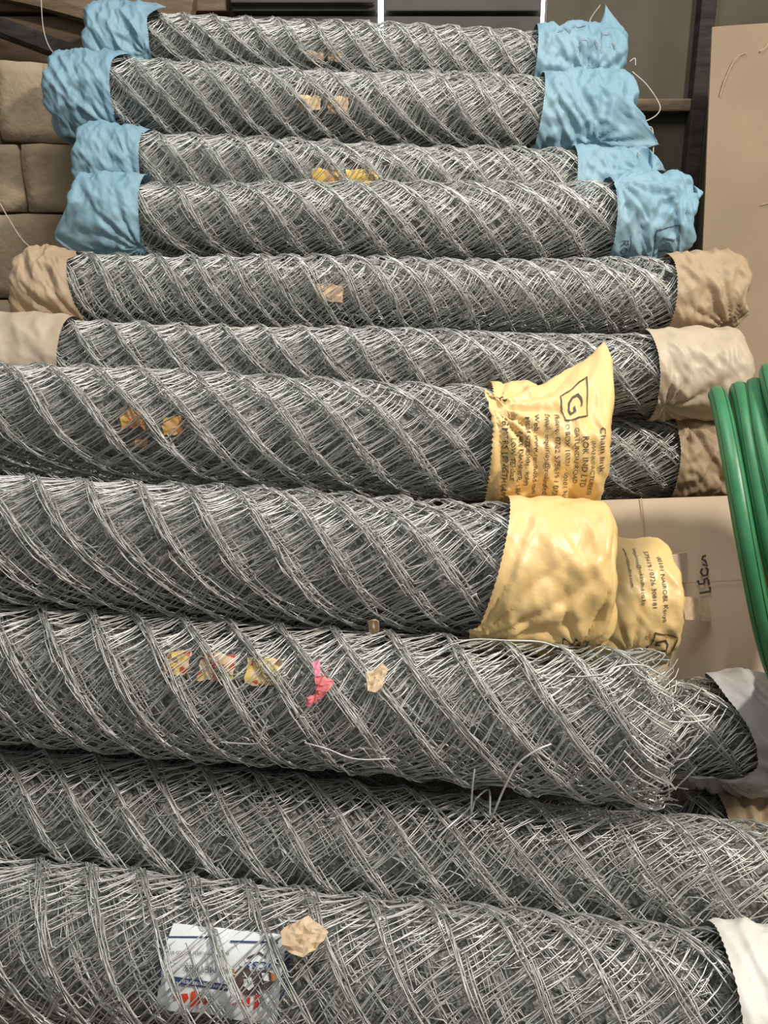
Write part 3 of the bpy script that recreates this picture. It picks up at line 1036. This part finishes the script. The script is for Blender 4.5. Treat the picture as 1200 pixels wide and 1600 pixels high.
M_SCUFF = noise_mat('card_scuff', (0.29, 0.22, 0.15), (0.36, 0.275, 0.19), 30, rough=0.9, spec=0.1)
for pts, wpx in (([(1125, 150), (1132, 126), (1141, 106), (1147, 94), (1156, 86), (1168, 81)], 1.8), ([(1188, 80), (1194, 76), (1202, 66)], 2.4),
                 ([(1190, 320), (1204, 316)], 1.8)):
    vs_ = []
    for i, p in enumerate(pts):
        q0, q1 = pts[max(i - 1, 0)], pts[min(i + 1, len(pts) - 1)]
        l_ = math.hypot(q1[0] - q0[0], q1[1] - q0[1])
        nx, ny = -(q1[1] - q0[1]) / l_ * wpx / 2, (q1[0] - q0[0]) / l_ * wpx / 2
        vs_ += [at(p[0] - nx, p[1] - ny, 2.123), at(p[0] + nx, p[1] + ny, 2.123)]
    obj('scuff_mark', pydata('scuff_mark', vs_, [(2 * i, 2 * i + 1, 2 * i + 3, 2 * i + 2) for i in range(len(pts) - 1)]), M_SCUFF, card1)


def card_pt(px, py, lift=0.002):
    return at(px, py, 1.765 - lift - 0.004)


def card_line(pts, w, mat, name):
    vs_, fs = [], []
    for i, p in enumerate(pts):
        q0, q1 = pts[max(i - 1, 0)], pts[min(i + 1, len(pts) - 1)]
        tx, ty = q1[0] - q0[0], q1[1] - q0[1]
        l_ = math.hypot(tx, ty) + 1e-6
        nx, ny = -ty / l_ * w / 2, tx / l_ * w / 2
        vs_ += [card_pt(p[0] - nx, p[1] - ny), card_pt(p[0] + nx, p[1] + ny)]
    for i in range(len(pts) - 1):
        fs.append((2 * i, 2 * i + 1, 2 * i + 3, 2 * i + 2))
    return obj(name, pydata(name, vs_, fs), mat, card2)


for pts in ([(1093, 927), (1110, 924), (1109, 917)],
            [(1090, 907), (1093, 913), (1100, 912), (1101, 905), (1104, 903), (1107, 907), (1108, 914)],
            [(1097, 888), (1095, 895), (1099, 900), (1105, 898), (1106, 890), (1103, 887)],
            [(1098, 882), (1105, 884), (1102, 876), (1097, 874), (1098, 870), (1103, 868)]):
    card_line(pts, 3.6, M_INK, 'handwriting')
M_CREASE = noise_mat('card_crease', (0.44, 0.32, 0.21), (0.50, 0.37, 0.25), 20, rough=0.9, spec=0.1)
card_line([(1002, 778), (1006, 815), (1008, 850)], 2.0, M_CREASE, 'crease')
card_line([(1060, 911), (1090, 910)], 1.6, M_CREASE, 'crease')
card_line([(1112, 909), (1168, 906)], 1.6, M_CREASE, 'crease')


def flap(pts_px, lifts, name, mat, ridges=0):
    """a torn piece of the sheet bent outwards: quad with four pixel corners and four heights"""
    n, m_ = (33, 6) if ridges else (10, 8)
    P = [at(p[0], p[1], 1.757 - l_) for p, l_ in zip(pts_px, lifts)]
    vs_, fs = [], []
    nrm = (P[1] - P[0]).cross(P[3] - P[0]).normalized()
    if nrm.y > 0:
        nrm = -nrm
    for sd in (0, 1):
        for i in range(n):
            for k in range(m_):
                u, v = i / (n - 1), k / (m_ - 1)
                p = P[0].lerp(P[1], u).lerp(P[3].lerp(P[2], u), v)
                r_ = 0.0022 * math.sin(u * ridges * 2 * PI) if ridges and (u < 0.36 or u > 0.58) else 0.0
                p = p + nrm * (r_ - sd * 0.0028)
                p += Vector((0, 0, 0.002 * noise.noise(Vector((u * 6, v * 6, n)))))
                vs_.append(p)
    q = n * m_
    for i in range(n - 1):
        for k in range(m_ - 1):
            a, b_, c, d = i * m_ + k, (i + 1) * m_ + k, (i + 1) * m_ + k + 1, i * m_ + k + 1
            fs += [(a, d, c, b_), (q + a, q + b_, q + c, q + d)]
    ring = [i * m_ for i in range(n)] + [(n - 1) * m_ + k for k in range(1, m_)] + [i * m_ + m_ - 1 for i in range(n - 2, -1, -1)] + \
           [k for k in range(m_ - 2, 0, -1)]
    for a, b_ in zip(ring, ring[1:] + ring[:1]):
        fs.append((a, b_, q + b_, q + a))
    return obj(name, pydata(name, vs_, fs), mat, card2)


f1 = flap([(1066, 932), (1106, 936), (1112, 972), (1071, 968)], [0.060, 0.003, 0.003, 0.060], 'torn_flap', M_CARDEDGE, ridges=8)
f1['label'] = 'torn flap showing corrugations'
f2 = flap([(1046, 868), (1074, 863), (1071, 911), (1036, 900)], [0.050, 0.002, 0.004, 0.055], 'torn_flap', M_CARD2)
f2['label'] = 'folded torn flap'

# ------------------------------------------------------------------ green hose coil
def hose_coil():
    # the loops stand nearly edge-on to the view; their long axis leans to the left at the top
    c0 = at(1166, 842, 1.36)
    major = (CU * 0.972 - CX * 0.20).normalized()
    nrm = (CX * 0.89 + CU * 0.19 - CF * 0.46)
    nrm = (nrm - major * nrm.dot(major)).normalized()
    minor = nrm.cross(major).normalized()
    rad = 0.0150
    root = empty('hose_coil', Matrix.Translation(c0 - major * 0.27))
    tag(root, 'coil of green garden hose standing at the right edge in front of the cardboard', 'hose')
    rng = random.Random(5)
    turns = 9
    pts = []
    n = 72
    radial = []
    for i in range(turns * n + 1):
        a = 2 * PI * i / n
        k = i / n
        jr = 1 + 0.030 * math.sin(k * 2.3 + 1) + 0.012 * noise.noise(Vector((k * 1.7, 0, 4)))
        jn = 0.012 * noise.noise(Vector((k * 2.1, 3, 1))) + 0.006 * math.sin(a * 2 + k)
        R_ = 0.262 * jr
        p = major * (math.cos(a) * R_) + minor * (math.sin(a) * R_ * 0.97) + nrm * (k * 0.0305 + jn) + major * (k * 0.006)
        pts.append(p + major * 0.27)
        radial.append((major * math.cos(a) + minor * math.sin(a)))
    p_ = np.array([[tuple(q) for q in pts]])
    r_ = np.array([[tuple(q) for q in radial]])
    v, q = tubes(p_, r_, rad, 16)
    h = obj('hose', mesh_np('hose', v, q), M_HOSE, root, smooth=True)
    # dark moulded lines along the hose
    for off in (0.55, -0.75, 2.2):
        lp = []
        for a_, b_ in zip(pts, radial):
            lp.append(a_ + (b_ * math.cos(off) - nrm * math.sin(off)) * (rad - 0.0004))
        v, q = tubes(np.array([[tuple(z) for z in lp]]), r_, 0.0011, 5)
        obj('seam_line', mesh_np('seam_line', v, q), M_HOSELINE, h, smooth=True)
    return root


hose_coil()

# ------------------------------------------------------------------ loose bits lying on the pile
def on_roll(roll, px, py, lift=0.006):
    x, th = local(roll, px, py)
    r = roll.R + lift
    return roll.M @ Vector((x, -math.cos(th) * r, math.sin(th) * r + roll.R))


def scrap(name, roll, outline, mat, label, cat, lift=0.009, thick=0.0012, crumple=0.006, seed=0):
    """a small piece of film or paper lying on a roll, outline in pixels"""
    bm = bmesh.new()
    n = len(outline)
    cx = sum(p[0] for p in outline) / n
    cy = sum(p[1] for p in outline) / n
    rings = 5
    rows = []
    for j in range(1, rings + 1):
        row = []
        for i in range(n * 2):
            a = outline[i // 2]
            b_ = outline[(i // 2 + 1) % n]
            q = a if i % 2 == 0 else ((a[0] + b_[0]) / 2, (a[1] + b_[1]) / 2)
            f = j / rings
            px, py = cx + (q[0] - cx) * f, cy + (q[1] - cy) * f
            h = lift + crumple * (1 - abs(noise.noise(Vector((px * 0.07, py * 0.07, seed))) * 2.2))
            row.append(bm.verts.new(on_roll(roll, px, py, h)))
        rows.append(row)
    c = bm.verts.new(on_roll(roll, cx, cy, lift + crumple))
    m_ = n * 2
    for i in range(m_):
        bm.faces.new((c, rows[0][i], rows[0][(i + 1) % m_]))
        for j in range(rings - 1):
            bm.faces.new((rows[j][i], rows[j + 1][i], rows[j + 1][(i + 1) % m_], rows[j][(i + 1) % m_]))
    bmesh.ops.recalc_face_normals(bm, faces=bm.faces)
    bmesh.ops.solidify(bm, geom=bm.faces[:], thickness=thick)
    me = bpy.data.meshes.new(name)
    bm.to_mesh(me)
    bm.free()
    o = obj(name, me, mat)
    return tag(o, label, cat, 'paper scraps in the pile' if cat == 'paper scrap' else None)


rib = scrap('ribbon_scrap', r9, [(493, 1058), (502, 1060), (512, 1063), (523, 1066), (520, 1076), (508, 1089), (496, 1094), (487, 1103),
                                 (480, 1100), (483, 1091), (495, 1086), (497, 1075)], M_PINK,
            'torn pink ribbon caught on the ragged-ended roll', 'ribbon', seed=1)
strip = scrap('ribbon_end', r9, [(489, 1040), (501, 1037), (504, 1060), (494, 1062)], M_PINKB, None, None, lift=0.011, seed=4)
strip.parent = rib
scrap('paper_scrap', r9, [(573, 1056), (585, 1052), (598, 1044), (606, 1049), (602, 1062), (598, 1075), (588, 1084), (576, 1082), (574, 1068)], M_PAPER,
      'small beige paper scrap right of the pink ribbon', 'paper scrap', seed=2)
scrap('paper_scrap', r11, [(441, 1464), (452, 1453), (470, 1448), (484, 1442), (500, 1454), (514, 1462), (508, 1474), (496, 1488), (476, 1500),
                           (458, 1494), (444, 1482)], M_PAPER,
      'torn tan paper scrap beside the white label on the bottom roll', 'paper scrap', seed=3)
scrap('paper_scrap', r8, [(576, 962), (584, 958), (593, 963), (594, 974), (586, 980), (577, 976)], M_PAPER,
      'tiny brown paper scrap in the shadow between the yellow-wrapped roll and the one below', 'paper scrap', seed=5)


def wire_piece(name, pts, rad, mat, label, cat, sm=6):
    P = smooth_path(pts, sm)
    o = obj(name, tube_mesh(name, P, rad, 6), mat, smooth=True)
    return tag(o, label, cat, {'wire': 'loose wires on the pile', 'thread': 'threads on the wraps'}[cat])


wire_piece('loose_wire', [on_roll(r9, a, c, h) for a, c, h in ((350, 1152, 0.012), (380, 1153, 0.014), (408, 1152, 0.016), (412, 1140, 0.012), (420, 1122, 0.006))],
           0.0014, M_WIRE, 'short bent wire sticking out below the three yellow tags', 'wire', 2)
wire_piece('loose_wire', [on_roll(r9, a, c, h) for a, c, h in ((478, 1156, 0.008), (515, 1162, 0.014), (545, 1172, 0.016), (572, 1176, 0.016), (610, 1180, 0.008))],
           0.0014, M_WIRE, 'thin wire lying along the lower face of the ragged-ended roll', 'wire', 3)
wire_piece('loose_wire', [on_roll(r9, 860, 1160, 0.008), on_roll(r9, 838, 1166, 0.014), on_roll(r9, 808, 1182, 0.02), on_roll(r9, 786, 1206, 0.035),
                          on_roll(r9, 768, 1226, 0.05), at(764, 1234, 1.17), at(742, 1250, 1.165), at(728, 1268, 1.16), on_roll(r10, 700, 1298, 0.012), on_roll(r10, 684, 1312, 0.008)],
           0.0016, M_WIRE, 'long bright bent wire bridging the gap below the ragged-ended roll', 'wire', 5)
wire_piece('loose_wire', [on_roll(r9, 742, 1190, 0.016), on_roll(r9, 739, 1205, 0.03), on_roll(r9, 738, 1225, 0.045), at(743, 1246, 1.172)],
           0.0014, M_WIRE, 'short vertical wire meeting the long bright wire', 'wire', 4)
wire_piece('loose_wire', [on_roll(r9, a, c, h) for a, c, h in ((884, 1060, 0.006), (905, 1064, 0.012), (946, 1062, 0.016), (960, 1054, 0.018), (990, 1050, 0.016), (1014, 1048, 0.008))],
           0.0016, M_WIRE, 'wavy bright wire along the top of the ragged end below the yellow wraps', 'wire', 5)
wire_piece('loose_wire', [on_roll(r9, a, c, h) for a, c, h in ((703, 1014, 0.008), (740, 1011, 0.014), (790, 1016, 0.018), (840, 1018, 0.018), (872, 1020, 0.010))],
           0.0015, M_WIRE, 'straight wire running just under the plain yellow wrap', 'wire', 4)
e9 = Vector(at(1040, 1120, 1.11))
wire_piece('loose_wire', [at(1030, 1110, 1.115), at(1036, 1124, 1.11), at(1056, 1128, 1.11), at(1084, 1128, 1.115), at(1106, 1123, 1.12), at(1106, 1117, 1.12), at(1080, 1120, 1.115), at(1062, 1116, 1.112)],
           0.0014, M_WIRE, 'open wire loop poking out of the ragged roll end', 'wire', 5)
random.seed(12)
for i in range(14):
    # hooked ends of the cut wires that stand out of the ragged roll
    px, py = random.uniform(1000, 1034), 1052 + i * 12.5 + random.uniform(-5, 5)
    k = random.uniform(0.7, 1.3)
    a = on_roll(r9, px - 34 * k, py - 26 * k, 0.003)
    b_ = on_roll(r9, px - 8, py - 4, 0.011)
    tip = on_roll(r9, px, py, 0.010) + Vector((0.022 * k, -0.004, -0.012 * k))
    back = tip + Vector((-0.004, 0.006, -0.006))
    e = back + Vector((-0.026 * k, 0.012, random.choice((-0.014, 0.012)) * k))
    obj('wire_end', tube_mesh('wire_end', [r9.inv @ q for q in smooth_path([a, b_, tip, back, e], 4)], 0.00125, 5), M_WIRE, r9.root, smooth=True)
# strings and threads
wire_piece('thread', [at(988, 112, 2.2), at(1010, 132, 2.2), at(1028, 158, 2.2), at(1031, 172, 2.2), at(1020, 184, 2.2), at(994, 195, 2.2)],
           0.0016, M_STRING, 'curved thread hanging from the topmost right blue wrap', 'thread', 6)
wire_piece('thread', [at(998, 205, 2.16), at(1014, 198, 2.16), at(1020, 205, 2.16), at(1021, 232, 2.14), at(1018, 262, 2.12)],
           0.0016, M_STRING, 'thread hanging down from the pointed blue corner', 'thread', 6)
wire_piece('thread', [at(64, -8, 2.3), at(66, 30, 2.3), at(70, 55, 2.3), at(78, 75, 2.27), at(90, 90, 2.24)],
           0.0015, M_STRING, 'thin thread crossing the dark beam in the top left corner', 'thread', 6)
wire_piece('thread', [at(0, 318, 2.1), at(16, 346, 2.05), at(36, 376, 1.98), at(58, 394, 1.92)],
           0.0015, M_STRING, 'thin thread in front of the stone blocks above the brown wrap', 'thread', 6)
wire_piece('thread', [at(984, 96, 2.22), at(992, 91, 2.22), at(993, 102, 2.22)], 0.0014, M_STRING,
           'tiny hooked thread end beside the topmost right blue wrap', 'thread', 4)
wire_piece('thread', [at(918, 40, 2.25), at(926, 24, 2.25), at(938, 8, 2.25)], 0.0012, M_STRING,
           'fine thread beside the blue spike of the topmost wrap', 'thread', 4)

# paper bits on the floor at the foot of the pile
def floor_bit(px, py, size, seed, label):
    dirv = CF + (px - 600) / FPX * CX + (800 - py) / FPX * CU
    k = -CAM_H / dirv.z
    p = Vector((0, 0, CAM_H)) + dirv * k
    bm = bmesh.new()
    bmesh.ops.create_icosphere(bm, subdivisions=3, radius=1.0)
    for v in bm.verts:
        q = v.co.copy()
        n_ = 1 + 0.35 * (1 - abs(noise.noise(q * 1.8 + Vector((seed, 0, 0)))) * 2)
        v.co = Vector((q.x * size * n_, q.y * size * 0.8 * n_, q.z * size * 0.45 * n_))
    zmin = min(v.co.z for v in bm.verts)
    for v in bm.verts:
        v.co += Vector((p.x, p.y, -zmin - 0.004))
    me = bpy.data.meshes.new('crumpled_paper')
    bm.to_mesh(me)
    bm.free()
    o = obj('crumpled_paper', me, M_PAPER)
    tag(o, label, 'paper scrap', 'paper scraps in the pile')


floor_bit(52, 1596, 0.022, 1, 'crumpled tan paper on the floor at the bottom left corner')
floor_bit(8, 1602, 0.03, 5, 'larger crumpled paper on the floor at the very left edge')
